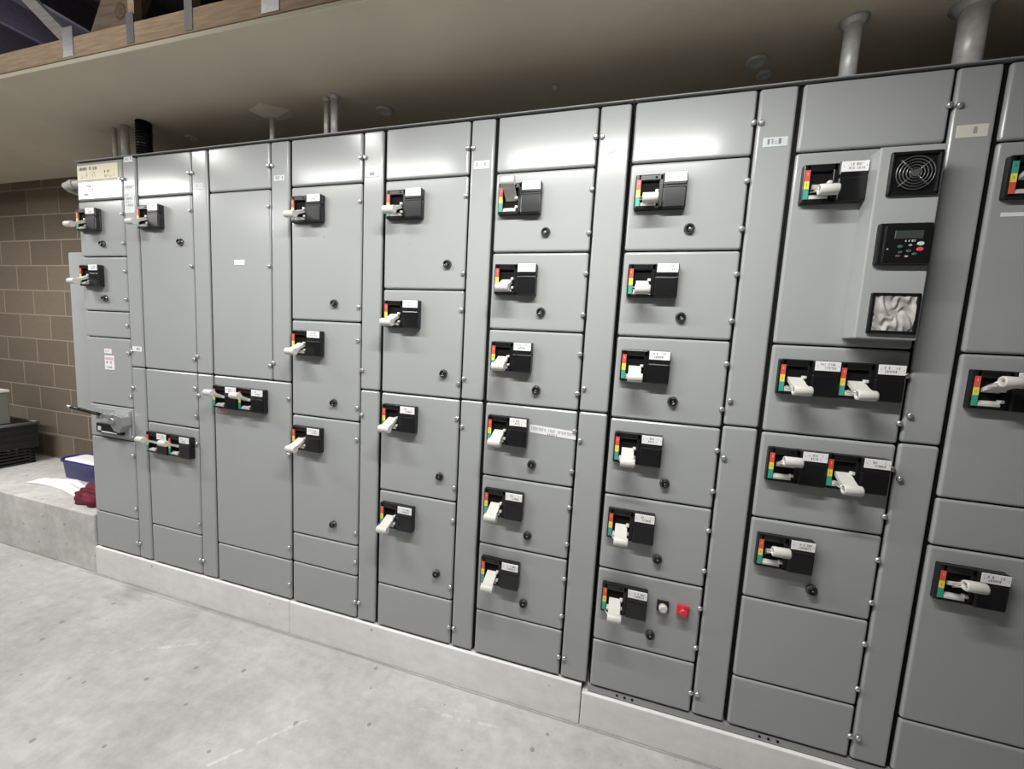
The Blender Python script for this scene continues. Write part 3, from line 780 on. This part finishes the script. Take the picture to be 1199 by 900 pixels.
for v in b.verts: v.co.z += .005 * math.sin(30 * v.co.x) * math.cos(41 * v.co.y)
obj('white_contents', b, CLOTH, tb)
# maroon rag
b = nb(); bmesh.ops.create_icosphere(b, subdivisions=4, radius=1)
for v in b.verts:
    p = v.co.copy(); k = 1 + .16 * math.sin(5 * p.x + 3 * p.z) + .10 * math.sin(9 * p.y - 4 * p.x) + .06 * math.sin(14 * p.z + 6 * p.y)
    v.co = Vector((p.x * .125 * k, p.y * .06 * k, max(-.5, p.z) * .075 * k + .0))
    if p.z < -.45: v.co.z = -.036
for f in b.faces: f.smooth = True
tag(obj('maroon_rag', b, MAROON, None, (-.215, .105, PZ + .0405)), 'bunched maroon rag on the plinth beside the first cabinet', 'rag')

# ---------------------------------------------------------------- lamps and added fill lights
def strip_or_fill_lamp(x, y, z, power, w=1.15, d=.10, rot=(0, 0, 0), col=(1, .99, .97), spread=180):
    l = bpy.data.lights.new('strip_or_fill_lamp', 'AREA'); l.shape = 'RECTANGLE'; l.size = w; l.size_y = d; l.energy = power; l.spread = math.radians(spread); l.color = col
    o = bpy.data.objects.new('strip_or_fill_lamp', l); COL.objects.link(o); o.location = (x, y, z); o.rotation_euler = rot
for x, w, p in ((-3.1, 1.2, 7), (-1.05, 1.3, 36), (1.3, 1.2, 19), (2.88, 1.15, 33)):  # far left strip is an added fill for the left floor and wall
    strip_or_fill_lamp(x, -.92, 2.52, p, w=w, d=.06, spread=170 if x < 2 else 178)
strip_or_fill_lamp(-1.8, -3.2, 3.0, 8, d=.2, rot=(math.radians(40), 0, 0))  # unseen rear fill, added and tilted to brighten the truss chord
for x, e in ((-.7, 12), (1.0, 9)):  # unseen point fills, added to light the front of the chord
    bl = bpy.data.lights.new('chord_fill', 'POINT'); bl.energy = e; bl.color = (1, .97, .93); bl.shadow_soft_size = .06
    bo = bpy.data.objects.new('chord_fill', bl); COL.objects.link(bo); bo.location = (x, -1.25, 2.95)
al = bpy.data.lights.new('attic_fill', 'POINT'); al.energy = 14; al.color = (.86, .84, 1); al.shadow_soft_size = .12  # unseen fill added to make the glow in the attic corner
ao = bpy.data.objects.new('attic_fill', al); COL.objects.link(ao); ao.location = (-1.6, .5, 3.2)

# ---------------------------------------------------------------- camera
R = ((0.95814069, 0.28121623, 0.05370145), (0.08081486, -0.08571515, -0.99303669), (-0.27465501, 0.95580874, -0.10485362))
cd = bpy.data.cameras.new('camera'); cam = bpy.data.objects.new('camera', cd); COL.objects.link(cam)
right, down, fwd = (Vector(r) for r in R)
M = Matrix((right, -down, -fwd)).transposed().to_4x4()
M.translation = Vector((3.0955868, -1.57011758, 1.40184456))
cam.matrix_world = M
cd.sensor_fit = 'HORIZONTAL'; cd.sensor_width = 36; cd.lens = 466.74 / 1199 * 36; cd.clip_start = .02; cd.clip_end = 60
SC.camera = cam

w = bpy.data.worlds.new('world'); SC.world = w; w.use_nodes = True
w.node_tree.nodes['Background'].inputs['Color'].default_value = (.9, .95, 1, 1)
w.node_tree.nodes['Background'].inputs['Strength'].default_value = .02
SC.view_settings.view_transform = 'Standard'; SC.view_settings.look = 'None'
SC.view_settings.exposure = .6; SC.view_settings.gamma = 1; SC.view_settings.use_curve_mapping = False
SC.cycles.max_bounces = 8; SC.cycles.diffuse_bounces = 5
